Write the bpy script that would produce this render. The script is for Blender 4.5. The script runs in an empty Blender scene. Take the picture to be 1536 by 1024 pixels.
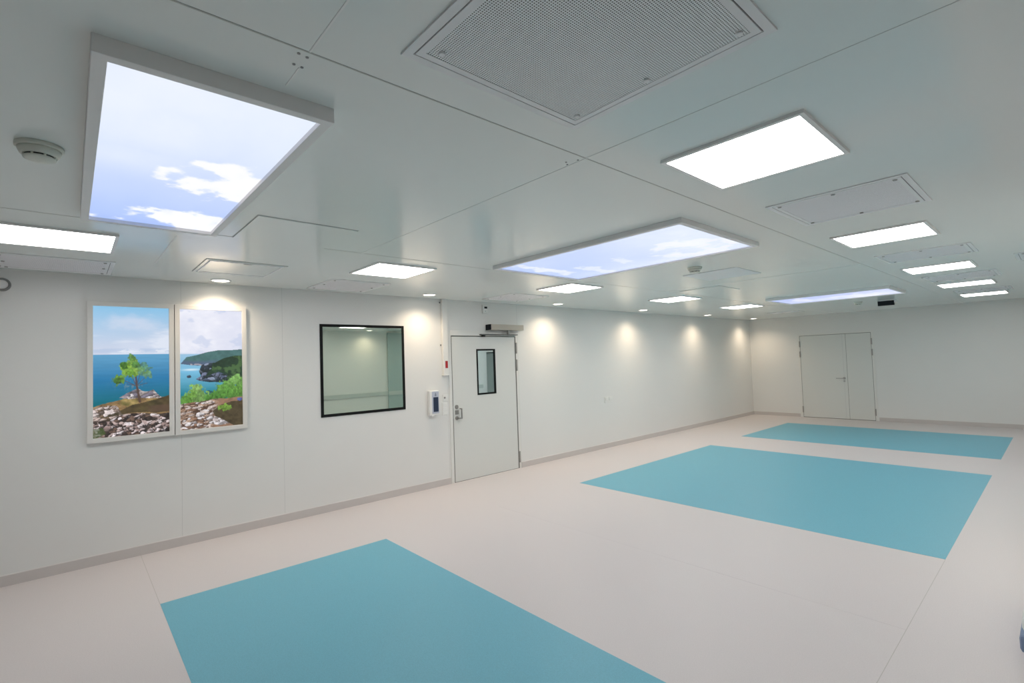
import bpy, bmesh, math
import numpy as np
from mathutils import Vector, Matrix
PI = math.pi
SC = bpy.context.scene
COL = SC.collection
H, D, W, YB = 2.6, 14.13, 6.3, -3.0          # ceiling height, far wall, right wall, back wall

# ------------------------------------------------------------------ materials
def s2l(c):
    return tuple(((x/255)/12.92 if x/255 <= .04045 else ((x/255+.055)/1.055)**2.4) for x in c)

def mat(name, col, rough=.5, metal=0., spec=.5, noise=None, emit=None, strength=0.):
    m = bpy.data.materials.new(name); m.use_nodes = True
    nt = m.node_tree; b = nt.nodes['Principled BSDF']
    b.inputs['Roughness'].default_value = rough
    b.inputs['Metallic'].default_value = metal
    b.inputs['Specular IOR Level'].default_value = spec
    b.inputs['Base Color'].default_value = (*col, 1)
    if emit:
        b.inputs['Emission Color'].default_value = (*emit, 1)
        b.inputs['Emission Strength'].default_value = strength
    if noise:                                  # (scale, amount): fine speckle / mottling of the surface itself
        tc = nt.nodes.new('ShaderNodeTexCoord'); n = nt.nodes.new('ShaderNodeTexNoise')
        n.inputs['Scale'].default_value = noise[0]; n.inputs['Detail'].default_value = 3
        r = nt.nodes.new('ShaderNodeValToRGB'); a = noise[1]
        r.color_ramp.elements[0].position = .3; r.color_ramp.elements[1].position = .7
        r.color_ramp.elements[0].color = (*[c*(1-a) for c in col], 1)
        r.color_ramp.elements[1].color = (*[min(1, c*(1+a)) for c in col], 1)
        nt.links.new(tc.outputs['Object'], n.inputs['Vector'])
        nt.links.new(n.outputs['Fac'], r.inputs['Fac'])
        nt.links.new(r.outputs['Color'], b.inputs['Base Color'])
    return m

def emat(name, col, strength):
    m = bpy.data.materials.new(name); m.use_nodes = True
    nt = m.node_tree; nt.nodes.clear()
    e = nt.nodes.new('ShaderNodeEmission'); o = nt.nodes.new('ShaderNodeOutputMaterial')
    e.inputs['Color'].default_value = (*col, 1); e.inputs['Strength'].default_value = strength
    nt.links.new(e.outputs[0], o.inputs[0])
    return m

def screen_mat(name, strength=1.):
    """a backlit printed screen: the picture is in the mesh's colour attribute"""
    m = bpy.data.materials.new(name); m.use_nodes = True
    nt = m.node_tree; b = nt.nodes['Principled BSDF']
    a = nt.nodes.new('ShaderNodeVertexColor'); a.layer_name = 'picture'
    b.inputs['Base Color'].default_value = (.02, .02, .02, 1); b.inputs['Roughness'].default_value = .35
    b.inputs['Specular IOR Level'].default_value = .2
    nt.links.new(a.outputs['Color'], b.inputs['Emission Color'])
    b.inputs['Emission Strength'].default_value = strength
    return m

def perforated(name, pitch, radius, col, hole):
    m = bpy.data.materials.new(name); m.use_nodes = True
    nt = m.node_tree; b = nt.nodes['Principled BSDF']; b.inputs['Roughness'].default_value = .4
    tc = nt.nodes.new('ShaderNodeTexCoord')
    sc = nt.nodes.new('ShaderNodeVectorMath'); sc.operation = 'SCALE'; sc.inputs['Scale'].default_value = 1/pitch
    fr = nt.nodes.new('ShaderNodeVectorMath'); fr.operation = 'FRACTION'
    sub = nt.nodes.new('ShaderNodeVectorMath'); sub.operation = 'SUBTRACT'; sub.inputs[1].default_value = (.5, .5, 0)
    mul = nt.nodes.new('ShaderNodeVectorMath'); mul.operation = 'MULTIPLY'; mul.inputs[1].default_value = (1, 1, 0)
    ln = nt.nodes.new('ShaderNodeVectorMath'); ln.operation = 'LENGTH'
    lt = nt.nodes.new('ShaderNodeMath'); lt.operation = 'LESS_THAN'; lt.inputs[1].default_value = radius
    mx = nt.nodes.new('ShaderNodeMix'); mx.data_type = 'RGBA'
    mx.inputs['A'].default_value = (*col, 1); mx.inputs['B'].default_value = (*hole, 1)
    L = nt.links.new
    L(tc.outputs['Object'], sc.inputs[0]); L(sc.outputs[0], fr.inputs[0]); L(fr.outputs[0], sub.inputs[0])
    L(sub.outputs[0], mul.inputs[0]); L(mul.outputs[0], ln.inputs[0]); L(ln.outputs['Value'], lt.inputs[0])
    L(lt.outputs[0], mx.inputs['Factor']); L(mx.outputs['Result'], b.inputs['Base Color'])
    return m

def coated_glass(name, tint, body, fac):
    m = bpy.data.materials.new(name); m.use_nodes = True
    nt = m.node_tree; nt.nodes.clear()
    g = nt.nodes.new('ShaderNodeBsdfGlossy'); g.inputs['Roughness'].default_value = .015; g.inputs['Color'].default_value = (*tint, 1)
    d = nt.nodes.new('ShaderNodeBsdfDiffuse'); d.inputs['Color'].default_value = (*body, 1)
    x = nt.nodes.new('ShaderNodeMixShader'); x.inputs[0].default_value = fac
    o = nt.nodes.new('ShaderNodeOutputMaterial')
    nt.links.new(d.outputs[0], x.inputs[1]); nt.links.new(g.outputs[0], x.inputs[2]); nt.links.new(x.outputs[0], o.inputs[0])
    return m

M = dict(
    wall=mat('wall_paint', (.80, .795, .775), .32, spec=.4, noise=(.8, .012)),
    grey=mat('unseen_wall_grey', (.52, .525, .52), .5),  # unseen back wall, greyed to weaken the bounced light
    grey2=mat('unseen_wall_dark_grey', (.40, .405, .40), .5),  # near end of the unseen right wall, darkened to dim floor and ceiling
    seam=mat('wall_joint', (.66, .66, .645), .4),
    ceil=mat('ceiling_enamel', (.865, .905, .88), .16, spec=.5, noise=(.6, .012)),
    cseam=mat('ceiling_joint', (.52, .53, .50), .5),
    cseam_faint=mat('ceiling_joint_faint', (.74, .775, .755), .3),
    cseam_light=mat('ceiling_joint_pale', (.88, .88, .86), .5),
    rivet=mat('rivet', (.28, .28, .28), .4),
    floor=mat('floor_vinyl', (.67, .615, .608), .42, spec=.35, noise=(160, .045)),
    fseam=mat('floor_weld', (.50, .46, .43), .5),
    blue=mat('floor_vinyl_turquoise', (.168, .45, .56), .45, spec=.35, noise=(160, .09)),
    base=mat('cove_vinyl', (.62, .58, .56), .45, spec=.35),
    bead=mat('cove_bead', (.78, .75, .73), .5),
    frame=mat('white_frame', (.90, .88, .865), .4),
    pframe=mat('picture_frame_white', (.78, .76, .73), .4),
    vent=mat('vent_white', (.87, .87, .875), .4),
    gap=mat('shadow_gap', (.20, .205, .21), .7),
    door=mat('door_laminate', (.74, .745, .715), .35),
    dgap=mat('door_seal', (.17, .165, .145), .6),
    dframe=mat('door_frame_paint', (.80, .79, .76), .4),
    steel=mat('brushed_steel', (.36, .345, .325), .35, metal=.6),
    dsteel=mat('dark_steel', (.14, .14, .135), .4, metal=.5),
    chrome=mat('satin_chrome', (.46, .46, .45), .3, metal=.4),
    alu=mat('champagne_aluminium', (.50, .455, .39), .4, metal=.25),
    black=mat('black_rubber', (.008, .009, .009), .6, spec=.15),
    blackp=mat('black_plastic', (.014, .015, .019), .5, spec=.2),
    plast=mat('white_plastic', (.83, .825, .80), .4),
    cream=mat('cream_plastic', (.74, .75, .67), .45),
    slot=mat('dark_slot', (.03, .032, .028), .6),
    red=mat('red_label', (.42, .015, .02), .45),
    navy=mat('navy_panel', (.022, .035, .075), .35),
    pale=mat('pale_blue_plastic', (.52, .56, .66), .4),
    greyb=mat('grey_blue_mark', (.26, .30, .38), .5),
    ring=mat('grey_rim', (.22, .22, .215), .5),
    rail=mat('bumper_rail_vinyl', (.56, .59, .57), .5),
    sdoor=mat('sliding_door_grey', (.42, .51, .50), .4),
    cab=mat('cabinet_grey', (.30, .34, .32), .45),
    cabd=mat('cabinet_inside', (.06, .07, .065), .6),
    cart=mat('cart_white', (.72, .74, .72), .4),
    cartb=mat('cart_blue', (.17, .23, .36), .45),
    lamp=emat('panel_light', (1., .985, .96), 14.0),
    spot=emat('downlight_lens', (1., .93, .82), 9.),
    glass=coated_glass('coated_window_glass', (.63, .70, .605), (.20, .24, .20), .92),
    glass2=coated_glass('coated_door_glass', (.80, .92, .92), (.22, .25, .25), .88),
    perf=perforated('perforated_coarse', .0076, .285, (.92, .94, .935), (.08, .085, .085)),
    perff=perforated('perforated_fine', .006, .24, (.92, .90, .925), (.42, .42, .425)),
    screen=screen_mat('backlit_sky_screen', 1.0),
    picture=screen_mat('backlit_picture', .97),
)

# ------------------------------------------------------------------ mesh building
class MB:
    def __init__(s): s.v = []; s.f = []; s.m = []; s.sm = []
    def quad(s, pts, mi=0):
        n = len(s.v); s.v += [tuple(p) for p in pts]; s.f.append(tuple(range(n, n+len(pts)))); s.m.append(mi); s.sm.append(False); return s
    def box(s, x0, x1, y0, y1, z0, z1, mi=0):
        n = len(s.v)
        s.v += [(x, y, z) for z in (z0, z1) for x, y in ((x0, y0), (x1, y0), (x1, y1), (x0, y1))]
        for f in ((3, 2, 1, 0), (4, 5, 6, 7), (0, 1, 5, 4), (1, 2, 6, 5), (2, 3, 7, 6), (3, 0, 4, 7)):
            s.f.append(tuple(n+i for i in f)); s.m.append(mi); s.sm.append(False)
        return s
    def ringbox(s, x0, x1, y0, y1, z0, z1, b, axis='z', mi=0):
        """mitred rectangular frame; the open direction is `axis`; for axis x the rectangle is (y0..y1, z0..z1)"""
        if axis == 'z':  o = [(x0, y0), (x1, y0), (x1, y1), (x0, y1)]; i = [(x0+b, y0+b), (x1-b, y0+b), (x1-b, y1-b), (x0+b, y1-b)]; P = lambda p, w: (p[0], p[1], w); a, c = z0, z1
        elif axis == 'x': o = [(y0, z0), (y1, z0), (y1, z1), (y0, z1)]; i = [(y0+b, z0+b), (y1-b, z0+b), (y1-b, z1-b), (y0+b, z1-b)]; P = lambda p, w: (w, p[0], p[1]); a, c = x0, x1
        n = len(s.v)
        s.v += [P(p, w) for w in (a, c) for p in o+i]
        for k in range(4):
            j = (k+1) % 4
            for f in ((k, j, 4+j, 4+k)[::-1], (8+k, 8+j, 12+j, 12+k), (k, j, 8+j, 8+k), (4+k, 4+j, 12+j, 12+k)[::-1]):
                s.f.append(tuple(n+q for q in f)); s.m.append(mi); s.sm.append(False)
        return s
    def lathe(s, prof, n=40, axis='z', c=(0, 0, 0), mi=0, cap=True):
        """prof: list of (radius, height) along axis"""
        b = len(s.v)
        for r, h in prof:
            for k in range(n):
                a = 2*PI*k/n; p, q = r*math.cos(a), r*math.sin(a)
                s.v.append({'z': (c[0]+p, c[1]+q, c[2]+h), 'x': (c[0]+h, c[1]+p, c[2]+q), 'y': (c[0]+q, c[1]+h, c[2]+p)}[axis])
        for i in range(len(prof)-1):
            for k in range(n):
                j = (k+1) % n
                s.f.append((b+i*n+k, b+i*n+j, b+(i+1)*n+j, b+(i+1)*n+k)); s.m.append(mi); s.sm.append(True)
        if cap:
            s.f.append(tuple(b+k for k in range(n))[::-1]); s.m.append(mi); s.sm.append(False)
            e = b+(len(prof)-1)*n
            s.f.append(tuple(e+k for k in range(n))); s.m.append(mi); s.sm.append(False)
        return s
    def build(s, name, mats, parent=None, loc=(0, 0, 0), bevel=0.):
        me = bpy.data.meshes.new(name)
        me.from_pydata(s.v, [], s.f)
        for x in (mats if isinstance(mats, (list, tuple)) else [mats]): me.materials.append(x)
        me.polygons.foreach_set('material_index', s.m); me.polygons.foreach_set('use_smooth', s.sm)
        bm = bmesh.new(); bm.from_mesh(me); bmesh.ops.recalc_face_normals(bm, faces=bm.faces); bm.to_mesh(me); bm.free()
        me.update()
        o = bpy.data.objects.new(name, me); COL.objects.link(o); o.location = loc
        if parent: o.parent = parent
        if bevel:
            md = o.modifiers.new('edge', 'BEVEL'); md.width = bevel; md.segments = 2; md.limit_method = 'ANGLE'
        return o

def thing(name, loc, label, cat, group=None):
    o = bpy.data.objects.new(name, None); COL.objects.link(o); o.location = loc; o.empty_display_size = .1
    o['label'] = label; o['category'] = cat
    if group: o['group'] = group
    return o
def tag(o, label, cat, group=None):
    o['label'] = label; o['category'] = cat
    if group: o['group'] = group
    return o
def struct(o): o['kind'] = 'structure'; return o
def sroot(name, loc):
    o = bpy.data.objects.new(name, None); COL.objects.link(o); o.location = loc; o.empty_display_size = .1
    o['kind'] = 'structure'; return o
def dup(root, loc, label):
    r = root.copy(); COL.objects.link(r); r.location = loc; r['label'] = label
    for ch in root.children:
        c = ch.copy(); COL.objects.link(c); c.parent = r
        for g in ch.children:
            d = g.copy(); COL.objects.link(d); d.parent = c
    return r

# ------------------------------------------------------------------ camera
CAMP = Vector((5.8547, 0., 1.6897)); yaw, pitch, roll, FPX = .8411, .0398, -.0339, 742.35
fw = Vector((-math.sin(yaw)*math.cos(pitch), math.cos(yaw)*math.cos(pitch), math.sin(pitch)))
r0 = Vector((math.cos(yaw), math.sin(yaw), 0)); u0 = r0.cross(fw)
rt = r0*math.cos(roll)+u0*math.sin(roll); up = -r0*math.sin(roll)+u0*math.cos(roll)
cd = bpy.data.cameras.new('camera'); co = bpy.data.objects.new('camera', cd); COL.objects.link(co)
mw = Matrix(((rt.x, up.x, -fw.x, CAMP.x), (rt.y, up.y, -fw.y, CAMP.y), (rt.z, up.z, -fw.z, CAMP.z), (0, 0, 0, 1)))
co.matrix_world = mw
cd.sensor_fit = 'HORIZONTAL'; cd.sensor_width = 36.; cd.lens = FPX*36./1536.; cd.clip_start = .02
SC.camera = co

# ------------------------------------------------------------------ the room shell
T = .12
fb = MB().box(-T, W+T, YB-T, D+T, -.1, 0)
fb.box(0, 1.3366, .4935, .4965, 0, .0006, 1)                 # weld seams of the vinyl
fb.box(5.1248, 5.1278, -1.5, 5.19, 0, .0006, 1)
fb.box(1.3366, 5.1248, 3.745, 3.748, 0, .0005, 0)
struct(fb.build('floor', [M['floor'], M['fseam']]))

cb = MB().box(-T, W+T, YB-T, D+T, H, H+.1)
def cs(x0, x1, y0, y1, mi=1): cb.box(x0, x1, y0, y1, H-.0012, H, mi)
cs(4.441, 4.447, YB, D)                                      # joints between the ceiling panels
cs(2.112, 2.118, YB, D)
for y in (.515, 1.75): cs(4.447, W, y-.003, y+.003, 2 if y < 1 else 4)
cs(4.23, 4.35, .515, .519, 2); cs(.857, 1.943, .523, .531, 2); cs(2.118, 4.441, 1.748, 1.753, 4)
cs(2.118, 4.441, 6.30, 6.306, 4)
for x, y in ((4.421, .493), (4.417, .518), (4.36, .499), (4.358, .523), (4.36, 1.71), (4.345, 1.735), (4.41, 1.735)):
    cb.lathe([(.0045, -.002), (.0045, 0)], 12, 'z', (x, y, H), 3)
struct(cb.build('ceiling', [M['ceil'], M['cseam'], M['cseam_light'], M['rivet'], M['cseam_faint']]))

DY0, DY1, DH = 4.055, 5.305, 2.085                           # left-wall door opening
wl = MB().box(-T, 0, YB-T, DY0, 0, H).box(-T, 0, DY1, D+T, 0, H).box(-T, 0, DY0, DY1, DH, H).box(-T, -.07, DY0, DY1, 0, DH)
for y in (.824, 1.78, 3.985, 5.355): wl.box(0, .0006, y-.002, y+.002, .09, H, 1)
struct(wl.build('wall_left', [M['wall'], M['seam']]))
FX0, FX1, FH = 1.25, 2.79, 2.09                              # far-wall door opening
wf = MB().box(0, FX0, D, D+T, 0, H).box(FX1, W, D, D+T, 0, H).box(FX0, FX1, D, D+T, FH, H).box(FX0, FX1, D+.07, D+T, 0, FH)
struct(wf.build('wall_far', [M['wall'], M['seam']]))
wr = MB().box(W, W+T, 4.3, D+T, 0, H).box(W, W+T, YB-T, 4.3, 0, H, 1)
struct(wr.build('wall_right', [M['wall'], M['grey2']]))
struct(MB().box(0, W, YB-T, YB, 0, H).build('wall_back', [M['grey']]))

BH = .085
def base(name, segs, mats):
    b = MB()
    for s in segs: b.box(*s[:4], 0, BH, 0); b.box(*s[4:], BH, BH+.006, 1)
    return struct(b.build(name, mats))
bm_ = [M['base'], M['bead']]
base('baseboard_left', [(0, .012, YB, DY0-.06, 0, .007, YB, DY0-.06), (0, .012, DY1+.045, D, 0, .007, DY1+.045, D)], bm_)
base('baseboard_far', [(.012, FX0-.07, D-.012, D, .012, FX0-.07, D-.007, D), (FX1+.07, W-.012, D-.012, D, FX1+.07, W-.012, D-.007, D)], bm_)
base('baseboard_right', [(W-.012, W, YB, D, W-.007, W, YB, D)], bm_)
base('baseboard_back', [(.012, W-.012, YB, YB+.012, .012, W-.012, YB, YB+.007)], bm_)
# bumper rail on the right wall (seen in the window glass)
struct(MB().box(W-.03, W, YB, 9.6, .895, 1.0).build('trim_1', [M['rail']], bevel=.008))

# ------------------------------------------------------------------ turquoise floor fields
def field(x0, x1, y0, y1, label):
    o = MB().box(0, x1-x0, 0, y1-y0, 0, .0012).build('floor_inlay', [M['blue']], None, (x0, y0, .0))
    tag(o, label, 'floor marking', 'turquoise fields in the floor')
field(1.3366, 5.1263, .4952, 2.3047, 'turquoise vinyl floor rectangle below the seaside pictures, cut off by the bottom of the photo')
field(1.3366, 5.1263, 5.1928, 8.9248, 'large turquoise vinyl floor rectangle in the middle, between the other two')
field(1.3366, 5.1263, 10.2328, 12.766, 'turquoise vinyl floor strip just in front of the far double door')

# ------------------------------------------------------------------ ceiling fittings
def low(x, y, dz):                                            # where a fitting's lower face really is, for a corner sighted on the ceiling plane
    k = (H-dz-CAMP.z)/(H-CAMP.z)
    return CAMP.x+(x-CAMP.x)*k, y*k

# square panel lights
LZ = .014; LS = .302
lx, ly = low(4.918, 2.393, LZ)
def light_at(x, y): a, b = low(x, y, LZ); return (a, b, H)
L1 = thing('ceiling_light', light_at(4.927, 2.393), 'lit square ceiling panel light beside the big perforated grille', 'light', 'square panel lights in the ceiling')
MB().ringbox(-LS, LS, -LS, LS, -LZ, 0, .019, 'z').build('light_frame', M['frame'], L1)
MB().box(-LS+.017, LS-.017, -LS+.017, LS-.017, -LZ+.004, -.001).build('diffuser', M['lamp'], L1)
for x, y, lab in ((4.917, 4.947, 'lit square panel light second along the right row, between the first two small vents'),
                  (4.916, 7.532, 'lit square panel light third along the right row, between the second and third small vents'),
                  (4.918, 9.889, 'lit square panel light fourth along the right row, second from the far wall'),
                  (4.925, 12.162, 'lit square panel light at the end of the right row, closest to the far wall'),
                  (1.414, -.064, 'lit panel light cut off by the left edge, below the round smoke detector'),
                  (1.528, 2.345, 'lit square panel light above the dark framed window, first whole one of the left row'),
                  (1.611, 4.83, 'lit square panel light under the left end of the middle sky panel, by the door'),
                  (1.643, 7.36, 'lit square panel light third along the left row, past the middle sky panel'),
                  (1.646, 9.861, 'lit square panel light ending the left row, beside the farthest sky panel')):
    dup(L1, light_at(x, y), lab)

# perforated vents
def vent(x0, x1, y0, y1, label, pm, border=.028, fast=()):
    cx, cy = (x0+x1)/2, (y0+y1)/2; a, b = (x1-x0)/2, (y1-y0)/2
    t = thing('ceiling_vent', (cx, cy, H), label, 'vent', 'perforated vents in the ceiling')
    MB().ringbox(-a, a, -b, b, -.006, 0, border, 'z').build('vent_frame', M['vent'], t)
    MB().box(-a+border*.8, a-border*.8, -b+border*.8, b-border*.8, -.0015, 0).build('shadow_gap', M['gap'], t)
    g = border+.0045
    pp = MB().ringbox(-a+g, a-g, -b+g, b-g, -.0065, -.0012, .022, 'z'); pp.box(-a+g+.02, a-g-.02, -b+g+.02, b-g-.02, -.005, -.0012, 1)
    pp.build('perforated_panel', [M['vent'], pm], t)
    for fx, fy in fast:
        MB().lathe([(.009, -.011), (.011, -.009), (.011, -.004)], 14, 'z').build('fastener', M['steel'] if pm != M['perf'] else M['vent'], t, (fx-cx, fy-cy, 0))
    return t
def corners(x0, x1, y0, y1, i=.062):
    return [(x, y) for x in (x0+i, (x0+x1)/2, x1-i) for y in (y0+i, y1-i)]
vent(4.605, 5.36, .72, 1.485, 'big square perforated ceiling grille cut off by the top of the photo', M['perf'], .026, corners(4.61, 5.36, .735, 1.485, .075))
for x0, x1, y0, y1, lab in ((4.645, 5.35, 3.245, 3.975, 'small perforated vent directly behind the first bright light of the right row'),
                            (4.64, 5.34, 5.90, 6.54, 'perforated vent second along the right row, between its second and third lights'),
                            (4.645, 5.34, 8.28, 9.05, 'perforated vent third along the right row, between its third and fourth lights'),
                            (4.66, 5.33, 10.87, 11.5, 'perforated vent closest to the far wall, between the last two lights of the right row'),
                            (.155, .87, 2.0, 2.68, 'perforated vent at the wall edge above the dark framed window'),
                            (.10, .77, -.45, .275, 'pale perforated vent cut off at left, between the cut-off light and the wall'),
                            (.30, .98, 4.42, 5.10, 'faint pale vent at the wall edge above the door closer'),
                            (5.55, 6.2, 7.07, 7.7, 'pale vent panel cut off by the right edge of the photo')):
    vent(x0, x1, y0, y1, lab, M['perff'], .028, corners(x0, x1, y0, y1))

# flush access panels
def access(x0, x1, y0, y1, label, pale=False):
    cx, cy = (x0+x1)/2, (y0+y1)/2; a, b = (x1-x0)/2, (y1-y0)/2
    t = thing('access_panel', (cx, cy, H), label, 'access panel', 'flush access panels in the ceiling')
    MB().box(-a, a, -b, b, -.0015, 0).build('rebate', M['cseam'], t)
    g = .002 if pale else .005
    MB().box(-a+g, a-g, -b+g, b-g, -.005, -.0005).build('hatch', M['vent'] if pale else M['ceil'], t)
    return t
access(2.11, 2.735, .822, 1.447, 'flush square hatch at the corner of the nearest sky panel')
t = access(.64, 1.288, .817, 1.45, 'square framed hatch directly above the round downlight over the seaside pictures')
MB().ringbox(-.29, .29, -.285, .285, -.0085, -.005, .012, 'z').build('hatch_rim', M['vent'], t)
MB().box(.255, .27, -.03, .03, -.0105, -.0055).build('latch', M['chrome'], t)
access(2.98, 3.585, 5.22, 5.87, 'pale flush hatch beside the small smoke detector behind the middle sky panel', True)
access(2.24, 2.83, 6.44, 7.06, 'flush hatch at the joint near the third light of the left row')
access(1.30, 1.94, 12.0, 12.45, 'thin pale flush hatch near the far wall, behind the farthest sky panel', True)

# round downlights with a warm beam
def downlight(x, y, label, power=50.):
    t = thing('downlight', (x, y, H), label, 'light', 'round warm downlights')
    MB().lathe([(.094, 0), (.092, -.006), (.078, -.008), (.076, -.003)], 40, 'z', cap=False).build('trim_ring', M['plast'], t)
    MB().lathe([(.077, -.003), (.077, -.0005)], 40, 'z').build('lens', M['spot'], t)
    ld = bpy.data.lights.new('warm_beam', 'SPOT'); ld.energy = power; ld.color = (1., .80, .58)
    ld.spot_size = math.radians(144); ld.spot_blend = 1.; ld.shadow_soft_size = .05
    lo = bpy.data.objects.new('warm_beam', ld); COL.objects.link(lo); lo.parent = t; lo.location = (0, 0, -.012)
    return t
for x, y, lab in ((.235, 1.13, 'round warm downlight over the seaside pictures'),
                  (.32, 3.52, 'round warm downlight between the window and the white cable duct'),
                  (.36, 5.95, 'round warm downlight just past the door closer'),
                  (.40, 8.34, 'second round warm downlight past the door, below the third left light'),
                  (.40, 10.94, 'third round warm downlight past the door, second from the far corner'),
                  (.40, 13.45, 'round warm downlight in the far corner of the room')):
    downlight(x, y, lab, 36. if y < 2 else 40. if y < 4 else 50.)
downlight(6.02, 5.72, 'round warm downlight seen only as a reflection in the dark framed window', 22.)

# smoke detectors
def smoke(x, y, label, s=1.):
    t = thing('smoke_detector', (x, y, H), label, 'smoke detector', 'smoke detectors on the ceiling')
    MB().lathe([(.071*s, 0), (.0735*s, -.003*s), (.0735*s, -.012*s), (.071*s, -.016*s), (.066*s, -.017*s)], 44, 'z').build('mounting_base', M['cream'], t)
    MB().lathe([(.0665*s, -.016*s), (.064*s, -.028*s), (.058*s, -.039*s), (.053*s, -.0425*s)], 44, 'z').build('body', M['cream'], t)
    MB().lathe([(.047*s, -.042*s), (.047*s, -.0505*s)], 44, 'z').build('sensing_slot', M['slot'], t)
    c = MB().lathe([(.0505*s, -.0485*s), (.049*s, -.053*s), (.040*s, -.057*s), (.010*s, -.059*s)], 44, 'z')
    for k in range(8):
        a = 2*PI*k/8+.35; c.lathe([(.004*s, -.0425*s), (.004*s, -.051*s)], 8, 'z', (.0475*s*math.cos(a), .0475*s*math.sin(a), 0))
    c.build('cap', M['cream'], t)
    return t
smoke(3.205, -.09, 'round cream smoke detector at upper left, beside the nearest sky panel')
smoke(3.322, 4.85, 'small round smoke detector hanging behind the middle sky panel')
smoke(3.228, 11.32, 'tiny smoke detector behind the farthest sky panel, left of the black box')

# black box near the far wall
t = thing('black_ceiling_box', (3.63, 11.5, H), 'small black rectangular box under the ceiling beside the farthest sky panel', 'ceiling unit')
MB().box(-.125, .125, -.035, .035, -.10, -.012).build('housing', M['blackp'], t, bevel=.004)
MB().box(-.10, .17, -.028, .028, -.012, 0).box(.128, .165, -.02, .02, -.055, -.012).build('bracket', M['frame'], t)

# ------------------------------------------------------------------ painting helpers for the printed, backlit screens
rng = np.random.RandomState(7)
def vnoise(x, y, seed):
    r = np.random.RandomState(seed).rand(256, 256)
    xi = np.floor(x).astype(int); yi = np.floor(y).astype(int); fx = x-xi; fy = y-yi
    fx = fx*fx*(3-2*fx); fy = fy*fy*(3-2*fy)
    g = lambda a, b: r[a % 256, b % 256]
    return (g(xi, yi)*(1-fx)+g(xi+1, yi)*fx)*(1-fy)+(g(xi, yi+1)*(1-fx)+g(xi+1, yi+1)*fx)*fy
def fbm(x, y, seed, o=5):
    t = 0; a = .5
    for k in range(o): t = t+a*vnoise(x*2**k, y*2**k, seed+k); a *= .5
    return t/(1-.5**o)
def sst(a, b, x): t = np.clip((x-a)/(b-a), 0, 1); return t*t*(3-2*t)
def c3(c): return np.array(s2l(c))
def lay(img, col, m): return img*(1-m[..., None])+(np.asarray(col) if np.ndim(col) > 1 else np.array(col))*m[..., None]
def inpoly(u, v, P):
    m = np.zeros(u.shape, bool); n = len(P)
    for i in range(n):
        x0, y0 = P[i]; x1, y1 = P[(i+1) % n]
        if y0 == y1: continue
        c = ((y0 > v) != (y1 > v)) & (u < (x1-x0)*(v-y0)/(y1-y0)+x0); m ^= c
    return m
def cells(u, v, n, seed, sx=1., sy=1., box=(0, 1, 0, 1)):
    """nearest / second-nearest feature points: broken-rock pattern"""
    r = np.random.RandomState(seed); px = box[0]+r.rand(n)*(box[1]-box[0]); py = box[2]+r.rand(n)*(box[3]-box[2])
    d1 = np.full(u.shape, 9.); d2 = d1.copy(); idx = np.zeros(u.shape, int)
    for k in range(n):
        d = np.hypot((u-px[k])*sx, (v-py[k])*sy)
        c = d < d1; d2 = np.where(c, d1, np.minimum(d2, d)); idx = np.where(c, k, idx); d1 = np.where(c, d, d1)
    return d1, d2, idx, r.rand(n)

def screen(name, img, P, mats, parent):
    """img[h,w,3] linear colours; P(u,v) -> local point"""
    h, w = img.shape[:2]
    v = [P(j/(w-1), i/(h-1)) for i in range(h) for j in range(w)]
    f = [(i*w+j, (i+1)*w+j, (i+1)*w+j+1, i*w+j+1) for i in range(h-1) for j in range(w-1)]
    me = bpy.data.meshes.new(name); me.from_pydata(v, [], f); me.materials.append(mats)
    a = me.color_attributes.new('picture', 'FLOAT_COLOR', 'POINT')
    rgba = np.ones((h*w, 4), np.float32); rgba[:, :3] = np.clip(img, 0, 1).reshape(-1, 3)
    a.data.foreach_set('color', rgba.ravel()); me.update()
    o = bpy.data.objects.new(name, me); COL.objects.link(o); o.parent = parent
    return o

def sky_image(w, h, top, bottom, clouds, seed, haze=None, sx=5., sy=5., edge=None):
    u, v = np.meshgrid(np.linspace(0, 1, w), np.linspace(0, 1, h))
    g = np.clip(v+.25*(fbm(u*3, v*3, seed+40)-.5), 0, 1)
    img = c3(top)*(1-g[..., None])+c3(bottom)*g[..., None]
    if haze:
        m = np.zeros(u.shape)
        for cu, cv, ru, rv, s in haze: m = np.maximum(m, s*np.exp(-((u-cu)/ru)**2-((v-cv)/rv)**2))
        img = lay(img, c3((232, 238, 250)), np.clip(m*(.5+fbm(u*sx, v*sy, seed+9)), 0, 1))
    n = fbm(u*sx*1.5+3, v*sy*1.9+1, seed, 7)
    m = np.zeros(u.shape)
    for cu, cv, ru, rv, s in clouds:
        e = ((u-cu)/ru)**2+((v-cv)/rv)**2
        m = np.maximum(m, s*sst(.22, .62, 1.0-.62*e+2.3*(n-.5)-.22)*(.72+.5*fbm(u*sx*3, v*sy*4, seed+70)))
    img = lay(img, c3((247, 247, 252)), np.clip(m, 0, .96))
    return img

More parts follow.
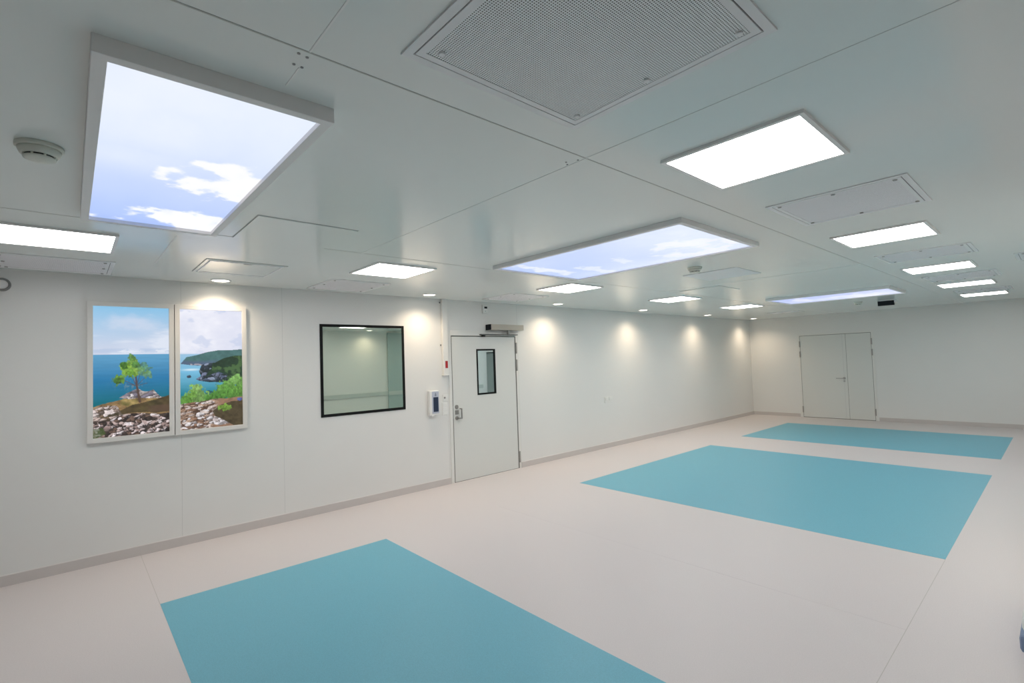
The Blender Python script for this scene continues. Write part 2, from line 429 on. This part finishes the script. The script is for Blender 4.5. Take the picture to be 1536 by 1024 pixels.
def sky_panel(x0, x1, y0, y1, drop, label, img, b=.036, rec=.012):
    cx, cy = (x0+x1)/2, (y0+y1)/2; a, c = (x1-x0)/2, (y1-y0)/2
    t = thing('sky_panel', (cx, cy, H), label, 'light box', 'backlit sky panels on the ceiling')
    MB().ringbox(-a, a, -c, c, -drop, 0, b, 'z').build('frame', M['frame'], t, bevel=.002)
    # picture: u runs along +y, v runs along -x
    screen('sky_screen', img, lambda u, v: (a-b+.002-v*(2*a-2*b+.004), -c+b-.002+u*(2*c-2*b+.004), -drop+rec), M['screen'], t)
    return t
S1 = sky_image(170, 340, (222, 232, 250), (166, 189, 244), [(.95, .50, .58, .16, 1.), (.80, .90, .85, .12, 1.)], 11,
               [(.3, .12, .7, .25, .8), (.9, .1, .5, .3, .5), (.2, .42, .5, .10, .45)], 3.5, 7)
sky_panel(2.27, 4.178, .04, .695, .052, 'bright sky picture light box nearest the camera, at upper left of the ceiling', S1, rec=.02)
S2 = sky_image(220, 330, (205, 217, 246), (178, 197, 243), [(.72, .13, .36, .18, .55), (.90, .30, .28, .12, .4), (.62, .52, .3, .06, .35), (.45, .9, .4, .06, .5), (.85, .75, .3, .06, .4)], 31,
               [(.5, .1, .8, .2, .6), (.95, .4, .2, .6, .5)], 5, 7)
sky_panel(2.262, 4.212, 3.0, 4.24, .036, 'pale blue sky light box in the middle of the ceiling, in front of a smoke detector', S2)
S3 = sky_image(160, 260, (205, 212, 245), (176, 190, 238), [(.75, .3, .4, .25, .6), (.5, .8, .5, .08, .5)], 57, [(.8, .3, .3, .7, .6)], 5, 7)
sky_panel(2.49, 4.205, 8.82, 9.95, .042, 'thin sliver of a sky light box farthest away, near the black box', S3)

# ------------------------------------------------------------------ the two seaside pictures
def rocks(img, u, v, m, seed, n, sx, sy, pal, box, dark=(52, 46, 46)):
    uu = u+.03*(fbm(u*7, v*9, seed+3, 2)-.5); vv = v+.02*(fbm(u*7+5, v*9, seed+4, 2)-.5)
    r = np.random.RandomState(seed); px = box[0]+r.rand(n)*(box[1]-box[0]); py = box[2]+r.rand(n)*(box[3]-box[2])
    an = (r.rand(n)-.5)*1.9; el = .30+.45*r.rand(n); w = .75+.8*r.rand(n); rv = r.rand(n)
    d1 = np.full(u.shape, 9.); d2 = d1.copy(); idx = np.zeros(u.shape, int); tl = np.zeros(u.shape)
    for k in range(n):
        a = (uu-px[k])*sx; b = (vv-py[k])*sy
        p = a*math.cos(an[k])+b*math.sin(an[k]); q_ = -a*math.sin(an[k])+b*math.cos(an[k])
        d = np.hypot(p*el[k], q_)*w[k]; c = d < d1
        d2 = np.where(c, d1, np.minimum(d2, d)); idx = np.where(c, k, idx); tl = np.where(c, (.45*a+b)*(.6+rv[k]), tl); d1 = np.where(c, d, d1)
    p = np.array([s2l(c) for c in pal]); col = p[(rv*997).astype(int)[idx] % len(p)]
    face = sst(-.015, .03, tl+.03*(fbm(u*30, v*30, seed+9, 3)-.5))
    col = col*(1.16-.74*face)[..., None]*(.60+.8*fbm(u*50, v*70, seed+8, 4))[..., None]
    gap = sst(.022, .0, d2-d1)*sst(.2, .55, face+.35*fbm(u*20, v*24, seed+12))
    col = col*(1-gap[..., None])+c3(dark)*gap[..., None]
    return lay(img, col, m)
def blob(img, u, v, cu, cv, r, col, seed, asp=1., ragged=.6, a=1.):
    d = np.hypot((u-cu), (v-cv)*asp)/r
    m = a*sst(.15, -.10, d-1+ragged*(fbm(u*34, v*52, seed, 4)-.5)*3.0)
    k = (.20+1.6*fbm(u*40+2, v*66, seed+5, 4))*(1.12-.30*sst(-.8, .8, ((v-cv)*asp+.4*(u-cu))/r))
    return lay(img, c3(col)*k[..., None], m)
def seg(u, v, x0, y0, x1, y1, r0_, r1_, asp):
    dx, dy = x1-x0, (y1-y0)*asp; t_ = np.clip(((u-x0)*dx+(v-y0)*asp*dy)/(dx*dx+dy*dy), 0, 1)
    d = np.hypot(u-x0-t_*dx, (v-y0)*asp-t_*dy); return sst(1.4, .7, d/(r0_+(r1_-r0_)*t_))

def picture_one(w=190, h=330):
    u, v = np.meshgrid(np.linspace(0, 1, w), np.linspace(0, 1, h)); A = 2.02
    t_ = np.clip(v/.372, 0, 1)[..., None]
    img = c3((136, 192, 228))*(1-t_)+c3((208, 213, 231))*t_
    img = lay(img, c3((206, 216, 235)), .75*sst(.35, .75, fbm(u*2+1, v*9, 27)+.25*(v-.1)))
    st = fbm(u*3, v*22, 3)*sst(0, .37, v)
    img = lay(img, c3((226, 232, 244)), np.clip(.9*sst(.42, .75, st+.25*sst(.2, .9, u)), 0, .75))
    img = lay(img, c3((170, 192, 222)), .55*sst(.318, .335, v)*sst(.372, .35, v)*(fbm(u*4, v*40, 5) > .45))
    s = np.clip((v-.372)/.38, 0, 1)[..., None]
    sea = np.where(s < .5, c3((96, 160, 200))*(1-2*s)+c3((42, 120, 168))*2*s, c3((42, 120, 168))*(2-2*s)+c3((16, 106, 118))*(2*s-1))
    sea = sea*(.90+.2*fbm(u*3, v*70, 21))[..., None]
    img = lay(img, sea, sst(.369, .374, v))
    edge = np.interp(u, [0, .12, .25, .33, .45, .55, .63, .72, .8, .88, .94, 1], [.765, .745, .735, .72, .70, .675, .70, .705, .71, .725, .712, .705])
    edge = edge+.014*(fbm(u*16, v*0, 8)-.5)
    land = sst(-.003, .003, v-edge)
    ground = c3((150, 122, 84))*(.3+1.4*fbm(u*18, v*44, 14, 6))[..., None]
    ground = ground*(1-.55*sst(.45, .8, fbm(u*7, v*22, 15)))[..., None]+c3((112, 128, 60))*(.35*sst(.5, .75, fbm(u*8, v*20, 16)))[..., None]
    img = lay(img, ground, land)
    hump = [(.33, .705), (.42, .675), (.50, .655), (.57, .640), (.64, .665), (.70, .668), (.78, .655), (.83, .69), (.90, .725), (.74, .722), (.6, .715), (.45, .72)]
    img = rocks(img, u, v, inpoly(u, v, hump).astype(float), 71, 46, 1., 2.0, [(206, 200, 204), (176, 166, 164), (150, 140, 144), (122, 116, 130)], (.3, .95, .63, .74), (92, 84, 84))
    lm = (v > np.interp(u, [0, .3, .36, 1], [.755, .765, .83, .86]))*(u < .38)*1.
    img = rocks(img, u, v, lm*sst(.0, .02, v-edge-.002), 72, 40, 1., 2.2, [(208, 196, 194), (190, 172, 166), (158, 140, 132), (124, 104, 84)], (0, .45, .74, .88), (70, 58, 44))
    sh = [(.36, .80), (.5, .765), (.62, .755), (.8, .735), (1, .705), (1, .835), (.82, .84), (.7, .83), (.5, .825), (.25, .845), (.12, .85)]
    img = lay(img, c3((62, 56, 38))*(.3+1.4*fbm(u*16, v*44, 17, 6))[..., None], inpoly(u, v, sh)*.85)
    img = lay(img, c3((96, 74, 62)), .7*sst(.62, .8, u)*sst(.77, .79, v)*sst(.845, .82, v))
    rk = sst(0, .012, v-np.interp(u, [0, .2, .34, .5, .7, .85, 1], [.86, .87, .835, .822, .835, .845, .84]))
    img = rocks(img, u, v, rk, 74, 230, 1., 2.0, [(214, 204, 206), (196, 182, 182), (176, 156, 152), (148, 128, 124), (108, 88, 78), (66, 56, 52)], (0, 1, .8, 1.02), (44, 38, 38))
    img = lay(img, c3((70, 92, 46)), .7*(inpoly(u, v, [(0, .93), (.12, .925), (.16, .97), (.05, 1), (0, 1)])))
    # the young pine
    wood = (86, 66, 58)
    m = seg(u, v, .595, .745, .555, .62, .016, .012, A); m = np.maximum(m, seg(u, v, .555, .62, .535, .50, .012, .008, A))
    for x1, y1 in ((.36, .565), (.42, .60), (.66, .56), (.70, .60), (.46, .50), (.62, .49)):
        m = np.maximum(m, .8*seg(u, v, .55, .62, x1, y1, .006, .003, A))
    img = lay(img, c3((150, 160, 150)), .45*sst(.56, .6, fbm(u*40, v*50, 33))*np.exp(-((u-.48)/.16)**2-((v-.60)/.04)**2))
    img = lay(img, c3(wood), m*.95)
    for k, (cu, cv, r, col) in enumerate(((.50, .44, .075, (112, 150, 62)), (.49, .395, .045, (96, 138, 66)), (.42, .475, .085, (120, 160, 58)), (.39, .455, .05, (66, 112, 46)),
                                       (.52, .50, .07, (132, 168, 70)), (.55, .46, .05, (78, 122, 60)), (.47, .52, .06, (100, 146, 54)), (.345, .565, .075, (98, 140, 52)), (.31, .575, .045, (70, 110, 50)),
                                       (.63, .465, .055, (84, 128, 92)), (.68, .49, .06, (92, 138, 92)), (.70, .53, .06, (108, 148, 92)), (.62, .515, .06, (104, 146, 84)), (.40, .52, .04, (112, 150, 60)))):
        img = blob(img, u, v, cu, cv, r, col, 90+k*7, A, .55 if cu < .57 else .8, .96 if cu < .57 else .75)
    return img
def picture_two(w=170, h=330):
    u, v = np.meshgrid(np.linspace(0, 1, w), np.linspace(0, 1, h)); A = 2.15
    n = fbm(u*2.5, v*7, 203)
    img = c3((221, 224, 240))+0*u[..., None]
    img = lay(img, c3((240, 241, 250)), np.clip(1.0*sst(.34, .80, n+.12*np.exp(-((u-.55)/.4)**2-((v-.12)/.12)**2)), 0, 1))
    img = lay(img, c3((192, 203, 230)), .6*sst(.60, .72, fbm(u*3+7, v*11, 207)))
    img = lay(img, c3((176, 196, 222)), .5*sst(.355, .375, v)*sst(.3, 0, u))
    s = np.clip((v-.372)/.34, 0, 1)[..., None]
    sea = np.where(s < .45, c3((152, 192, 220))*(1-s/.45)+c3((116, 184, 218))*(s/.45), c3((116, 184, 218))*(1-(s-.45)/.55)+c3((16, 124, 142))*((s-.45)/.55))
    sea = sea*(.93+.14*fbm(u*4, v*60, 211))[..., None]
    img = lay(img, sea, sst(.37, .378, v))
    img = lay(img, c3((240, 248, 250)), .7*np.exp(-((u-.17)/.12)**2-((v-.505)/.008)**2))
    far = [(.01, .455), (.10, .40), (.25, .385), (.42, .36), (.6, .345), (.8, .345), (1, .338), (1, .50), (.4, .475), (.2, .47)]
    m = inpoly(u, v, far).astype(float)
    fc = c3((74, 112, 112))*(.7+.6*fbm(u*18, v*38, 221))[..., None]
    img = lay(img, fc, m)
    img = lay(img, c3((84, 96, 128)), .8*m*sst(-.055, -.02, v-np.interp(u, [0, .2, .4, .7], [.46, .475, .475, .46]))*sst(.75, .4, u))
    img = lay(img, c3((176, 170, 178)), .8*m*sst(.452, .46, v)*sst(.478, .47, v)*(fbm(u*30, v*40, 225) > .52))
    near = [(.24, .585), (.32, .56), (.29, .52), (.33, .47), (.42, .455), (.55, .45), (.68, .415), (.85, .395), (1, .393), (1, .62), (.7, .62), (.45, .615), (.3, .60)]
    m = inpoly(u, v, near).astype(float)
    nc = c3((36, 60, 44))*(.5+1.1*fbm(u*22, v*46, 231))[..., None]
    img = lay(img, nc, m)
    img = lay(img, c3((86, 120, 72)), .65*m*sst(.60, .74, fbm(u*9, v*18, 233)))
    rm = m*np.clip(inpoly(u, v, [(.24, .585), (.29, .52), (.33, .455), (.50, .45), (.50, .50), (.42, .54), (.40, .565), (.6, .53), (.75, .56), (.7, .63), (.3, .61)]), 0, 1)
    img = rocks(img, u, v, rm*.85, 235, 60, 1., 1.6, [(140, 150, 176), (112, 118, 146), (78, 88, 112), (52, 60, 76)], (.2, .8, .42, .64), (30, 40, 46))
    img = lay(img, c3((30, 44, 52)), m*sst(.588, .605, v)*.8)
    img = blob(img, u, v, .14, .562, .035, (62, 74, 92), 241, 3.4, .3)
    img = blob(img, u, v, .45, .71, .07, (44, 92, 96), 242, 3., .4)
    for k, (cu, cv, r, col) in enumerate(((.24, .66, .08, (120, 164, 84)), (.25, .70, .12, (126, 162, 92)), (.20, .745, .13, (106, 150, 66)), (.33, .74, .12, (112, 152, 82)), (.08, .765, .10, (92, 140, 58)), (.42, .745, .07, (84, 134, 60)),
                                       (.62, .72, .12, (80, 128, 56)), (.70, .67, .12, (96, 146, 66)), (.82, .63, .10, (112, 158, 84)), (.90, .60, .09, (120, 166, 92)), (.97, .62, .10, (110, 156, 80)), (.80, .71, .15, (84, 134, 56)), (.94, .71, .14, (92, 140, 60)), (.55, .755, .10, (70, 118, 48)))):
        img = blob(img, u, v, cu, cv, r, col, 250+k*7, A, .5)
    edge = np.interp(u, [0, .3, .42, .55, .7, 1], [.785, .775, .765, .755, .76, .75])+.012*(fbm(u*14, v*0, 261)-.5)
    land = sst(-.003, .003, v-edge)
    img = lay(img, c3((142, 112, 92))*(.6+.8*fbm(u*14, v*30, 262))[..., None], land)
    img = rocks(img, u, v, land*sst(.62, .5, u+.35*(v-.8)), 263, 180, .8, 2.4, [(196, 182, 176), (168, 142, 124), (144, 112, 92), (122, 96, 80), (206, 200, 202)], (0, .8, .74, 1.02), (84, 62, 50))
    dk = inpoly(u, v, [(.5, .86), (.62, .815), (.8, .79), (1, .785), (1, 1), (.85, 1), (.7, .95), (.55, .92)])
    img = lay(img, c3((66, 60, 40))*(.2+1.6*fbm(u*18, v*44, 264, 6))[..., None], dk*.92)
    img = lay(img, c3((168, 122, 76)), .8*sst(.52, .7, fbm(u*10, v*34, 265))*sst(.62, .75, u)*sst(.755, .77, v)*sst(.82, .80, v))
    img = blob(img, u, v, .70, .835, .10, (112, 148, 60), 266, 3.6, .5)
    img = rocks(img, u, v, np.clip(inpoly(u, v, [(.38, .90), (.46, .885), (.6, .92), (.78, .975), (.6, .985), (.45, .96)]), 0, 1)*.9, 268, 26, 1., 2.2, [(214, 210, 214), (186, 176, 176), (150, 136, 130)], (.3, .85, .86, 1), (92, 80, 74))
    img = blob(img, u, v, .95, .775, .04, (92, 104, 168), 269, 3., .3)
    return img
def picture(name, y0, y1, z0, z1, label, img, b=.042):
    t = thing(name, (0, (y0+y1)/2, (z0+z1)/2), label, 'picture', 'backlit seaside pictures')
    a, c = (y1-y0)/2, (z1-z0)/2
    MB().ringbox(0, .038, -a, a, -c, c, b, 'x').build('frame', M['pframe'], t, bevel=.002)
    screen('picture_screen', img, lambda u, v: (.027, -a+b-.002+u*(2*a-2*b+.004), c-b+.002-v*(2*c-2*b+.004)), M['picture'], t)
picture('framed_picture', .112, .762, 1.083, 2.36, 'framed backlit seaside picture with a lone young pine on rocks', picture_one())
picture('framed_picture', .768, 1.404, 1.079, 2.36, 'framed backlit seaside picture with wooded headlands and green bushes', picture_two())

# ------------------------------------------------------------------ window in the left wall
w1 = sroot('window_1', (0, 2.752, 1.655)); WA, WC = .556, .551
MB().ringbox(0, .008, -WA, WA, -WC, WC, .033, 'x').build('window_frame', M['black'], w1)
MB().box(.0, .004, -WA+.026, WA-.026, -WC+.026, WC-.026).build('window_pane', M['glass'], w1)

# ------------------------------------------------------------------ door in the left wall
d1 = sroot('door_1', (0, 4.07, 0)); LW = 1.222
# frame: jambs and head round the leaf (local y from the leaf's latch edge)
MB().box(-.07, .004, -.014, 0, 0, 2.082, 0).box(-.07, .004, LW, LW+.014, 0, 2.082, 0).box(-.07, .002, 0, LW, 2.0735, 2.079, 0).build('door_seal', M['dgap'], d1)
fr = MB().box(0, .010, -.062, -.014, 0, 2.155).box(0, .006, LW+.014, LW+.055, 0, 2.10)
fr.build('door_frame', M['dframe'], d1)
MB().box(0, .016, -.014, .50, 2.088, 2.158).box(0, .012, .50, LW+.014, 2.088, 2.118).build('frame_head', M['dframe'], d1, bevel=.002)
# leaf with a real opening for its vision panel
VY0, VY1, VZ0, VZ1 = .443, .806, 1.207, 1.888
lf = MB().box(-.045, .002, .004, VY0, .006, 2.072).box(-.045, .002, VY1, LW-.004, .006, 2.072).box(-.045, .002, VY0, VY1, .006, VZ0).box(-.045, .002, VY0, VY1, VZ1, 2.072)
leaf = lf.build('door_leaf', M['door'], d1)
MB().box(-.05, .0, .004, LW-.004, 0, .006).build('threshold_gap', M['dgap'], d1)
MB().ringbox(-.045, .007, VY0, VY1, VZ0, VZ1, .024, 'x').build('vision_frame', M['black'], leaf)
MB().box(-.012, -.006, VY0+.02, VY1-.02, VZ0+.02, VZ1-.02).build('vision_pane', M['glass2'], leaf)
for z0, z1 in ((1.81, 1.985), (1.535, 1.715), (.09, .265)):
    MB().box(0, .020, LW+.004, LW+.032, z0, z1).build('hinge', M['steel'], d1, bevel=.004)
h = MB().lathe([(.030, 0), (.030, .008), (.026, .011)], 28, 'x', (0, 0, .078)).build('lock_rosette', M['steel'], d1, (.002, .058, .986))
MB().box(0, .011, -.030, .030, -.030, .030).build('lock_plate', M['steel'], d1, (.002, .058, .986), bevel=.004)
hd = MB().lathe([(.028, 0), (.028, .008), (.024, .011)], 28, 'x', (0, 0, -.082))
hd.lathe([(.010, .008), (.010, .055)], 16, 'x', (0, 0, -.082))
hd.box(.040, .056, -.010, .062, -.092, -.072).box(.040, .056, .046, .062, -.092, .055).box(.006, .056, .046, .062, .043, .055)
hd.build('door_handle', M['steel'], d1, (.002, .058, .986), bevel=.003)
MB().box(.002, .008, -.012, -.002, .90, 1.08).build('strike_plate', M['steel'], d1)

# door closer above it
c = thing('door_closer', (.0, 4.72, 2.215), 'champagne metal door closer with black end cap above the door', 'door closer')
MB().box(0, .118, .004, .67, -.042, .042).build('closer_body', M['alu'], c, bevel=.003)
MB().box(0, .118, -.012, .004, -.042, .042).build('end_cap', M['blackp'], c, bevel=.003)
MB().box(.045, .075, .38, .41, -.105, -.042).build('arm_spindle', M['steel'], c)
MB().box(.020, .075, -.15, .575, -.118, -.104).build('slide_rail', M['dsteel'], c)
MB().box(.020, .042, -.115, -.055, -.142, -.120).build('rail_stop', M['black'], c)

# sensor box above the door, cable duct, dispenser, switches, sockets
s = thing('wall_sensor', (0, 4.692, 2.49), 'small white sensor box with a black lens high above the door', 'sensor')
MB().box(0, .028, -.046, .046, -.062, .062).build('sensor_case', M['plast'], s, bevel=.004)
MB().box(.020, .032, -.018, .034, .010, .038).build('sensor_lens', M['blackp'], s)
MB().lathe([(.006, .027), (.006, .030)], 12, 'x', (0, 0, -.03)).build('status_light', M['greyb'], s)

k = thing('cable_duct', (0, 3.943, 1.52), 'tall white cable duct with a red tag from the ceiling to beside the door', 'cable duct')
MB().box(0, .045, -.040, .042, .012, H-1.52).build('duct_cover', M['plast'], k, bevel=.003)
MB().box(0, .052, -.052, .045, 0, .016).build('end_cap', M['plast'], k, bevel=.003)
MB().box(.045, .0475, -.014, .026, .105, .205).build('red_tag', M['red'], k)['label'] = 'red rectangular tag'
for z in (.43, 1.03): MB().lathe([(.010, 0), (.010, .008), (.006, .012)], 14, 'x', (0, -.055, z)).build('cable_clip', M['ring'], k)

p = thing('wall_dispenser', (0, 3.725, 1.155), 'white wall box with a tall dark blue panel between window and door', 'dispenser')
MB().box(0, .055, -.077, .077, -.168, .168).build('case', M['plast'], p, bevel=.008)
MB().box(.055, .059, -.038, .070, -.145, .155).build('face_plate', M['pale'], p)
MB().box(.059, .063, -.020, .060, -.122, .078).build('blue_panel', M['navy'], p, bevel=.002)
dm = MB().lathe([(.013, .059), (.013, .0615)], 20, 'x', (0, .018, .106)); dm.box(.059, .0615, .008, .028, .095, .10); dm.box(.059, .0615, .013, .023, .112, .138)
dm.build('emblem', M['greyb'], p)
MB().box(.03, .06, -.05, -.015, -.178, -.160).build('nozzle', M['frame'], p)

q = thing('key_switch', (0, 3.936, 1.206), 'small square white key switch beside the door handle', 'switch')
MB().box(0, .010, -.042, .042, -.048, .048).build('switch_plate', M['plast'], q, bevel=.003)
MB().lathe([(.014, .010), (.014, .016), (.010, .018)], 18, 'x', (0, -.012, .005)).build('key_barrel', M['steel'], q)
q = thing('light_switch', (0, 3.925, 1.055), 'white three-part switch plate below the key switch beside the door', 'switch')
MB().box(0, .009, -.046, .046, -.088, .088).build('switch_plate', M['plast'], q, bevel=.003)
for z in (-.056, 0, .056): MB().box(.009, .014, -.034, .034, z-.024, z+.024).build('rocker', M['plast'], q, bevel=.002)

q = thing('wall_socket', (0, 7.64, .90), 'small white double socket on the long bare wall past the door', 'socket')
MB().box(0, .012, -.115, .115, -.055, .055).build('socket_plate', M['plast'], q, bevel=.003)
for y in (-.055, .055): MB().box(.012, .022, y-.048, y+.048, -.012, .045).build('socket_flap', M['plast'], q, bevel=.003)

q = thing('round_wall_fitting', (0, -.422, 2.468), 'round white wall fitting with a grey rim cut off by the left edge', 'wall fitting')
MB().lathe([(.055, 0), (.055, .026), (.050, .032), (.040, .032), (.038, .024)], 40, 'x', cap=False).build('rim', M['ring'], q)
MB().lathe([(.052, 0), (.041, .022), (.030, .026), (.004, .028)], 40, 'x').build('face', M['frame'], q)

# ------------------------------------------------------------------ double door in the far wall
d2 = sroot('door_2', (FX0, D, 0)); DW = FX1-FX0; SP = 1.02
MB().box(0, .010, -.003, .05, 0, FH).box(DW-.010, DW, -.003, .05, 0, FH).box(0, DW, -.003, .05, FH-.010, FH).box(SP-.004, SP+.004, -.0025, .05, 0, FH).box(0, DW, -.003, .05, 0, .012).build('door_seal', M['dgap'], d2)
MB().box(-.05, 0, -.006, 0, 0, FH+.03).box(DW, DW+.05, -.006, 0, 0, FH+.03).box(0, DW, -.006, 0, FH, FH+.03).build('door_frame', M['dframe'], d2)
l1 = MB().box(.008, SP-.003, -.004, .045, .012, FH-.010).build('door_leaf', M['door'], d2)
l2 = MB().box(SP+.003, DW-.008, -.004, .045, .012, FH-.010).build('door_leaf', M['door'], d2)
MB().box(SP-.075, SP-.066, -.0048, -.003, .012, FH-.014).build('edge_groove', M['seam'], l1)
hz = ((1.80, 1.95), (1.54, 1.69), (.12, .28))
for a, b in hz: MB().box(-.012, .014, -.022, -.002, a, b).build('hinge', M['steel'], d2, bevel=.003)
for a, b in hz: MB().box(DW-.010, DW+.018, -.022, -.002, a, b).build('hinge', M['steel'], d2, bevel=.003)
hd = MB().lathe([(.03, 0), (.03, -.010)], 24, 'y', (SP-.07, -.004, 1.0)); hd.lathe([(.011, -.008), (.011, -.06)], 14, 'y', (SP-.07, -.004, 1.0))
hd.box(SP-.23, SP-.058, -.07, -.052, .990, 1.010); hd.lathe([(.022, 0), (.022, -.010)], 20, 'y', (SP-.07, -.004, .93))
hd.build('door_handle', M['chrome'], l1, bevel=0)

# ------------------------------------------------------------------ right wall: what the window and door glass mirror
d3 = sroot('door_3', (W, 6.35, 0))
MB().box(-.05, -.008, 0, 1.9, .01, 2.56).build('door_leaf', M['sdoor'], d3)
MB().box(-.065, -.05, 0, 1.9, .895, 1.0).build('bumper', M['rail'], d3)
g = thing('wall_cabinet', (W, 10.75, 0), 'grey glass-fronted cabinet mirrored in the narrow door window', 'cabinet')
cab = MB().box(-.40, -.37, -.95, .95, 0, .08).box(-.40, 0, -.97, -.93, 0, 2.0).box(-.40, 0, .93, .97, 0, 2.0).box(-.40, 0, -.97, .97, 1.96, 2.0).box(-.02, 0, -.93, .93, 0, 1.96)
cab.build('carcass', M['cab'], g)
for z in (.45, .85, 1.25, 1.6): MB().box(-.36, -.02, -.93, .93, z, z+.02).build('shelf', M['cabd'], g)

# trolley standing at the right edge of the picture
cx0, cy0 = 5.604, 3.80
g = thing('equipment_trolley', (cx0, cy0, 0), 'low corner of a white and blue trolley cut off by the right edge', 'trolley')
MB().box(0, .55, 0, .75, .035, .13).build('blue_base', M['cartb'], g, bevel=.02)
MB().box(.012, .55, .012, .74, .13, .22).build('white_top', M['cart'], g, bevel=.03)
MB().box(.22, .50, .10, .64, .22, .42).build('cabinet_body', M['cart'], g, bevel=.02)
for x in (.07, .48):
    for y in (.08, .67): MB().lathe([(.03, -.015), (.035, -.01), (.035, .01), (.03, .015)], 20, 'y', (x, y, .035)).build('castor', M['blackp'], g)

# ------------------------------------------------------------------ world and colour management
wd = bpy.data.worlds.new('world'); SC.world = wd; wd.use_nodes = True
wd.node_tree.nodes['Background'].inputs['Color'].default_value = (.05, .05, .05, 1)
vs = SC.view_settings
SC.display_settings.display_device = 'sRGB'
vs.view_transform = 'Standard'; vs.look = 'None'; vs.exposure = .055; vs.gamma = 1.; vs.use_curve_mapping = False
SC.cycles.max_bounces = 12; SC.cycles.diffuse_bounces = 8; SC.cycles.glossy_bounces = 6
SC.cycles.use_denoising = True
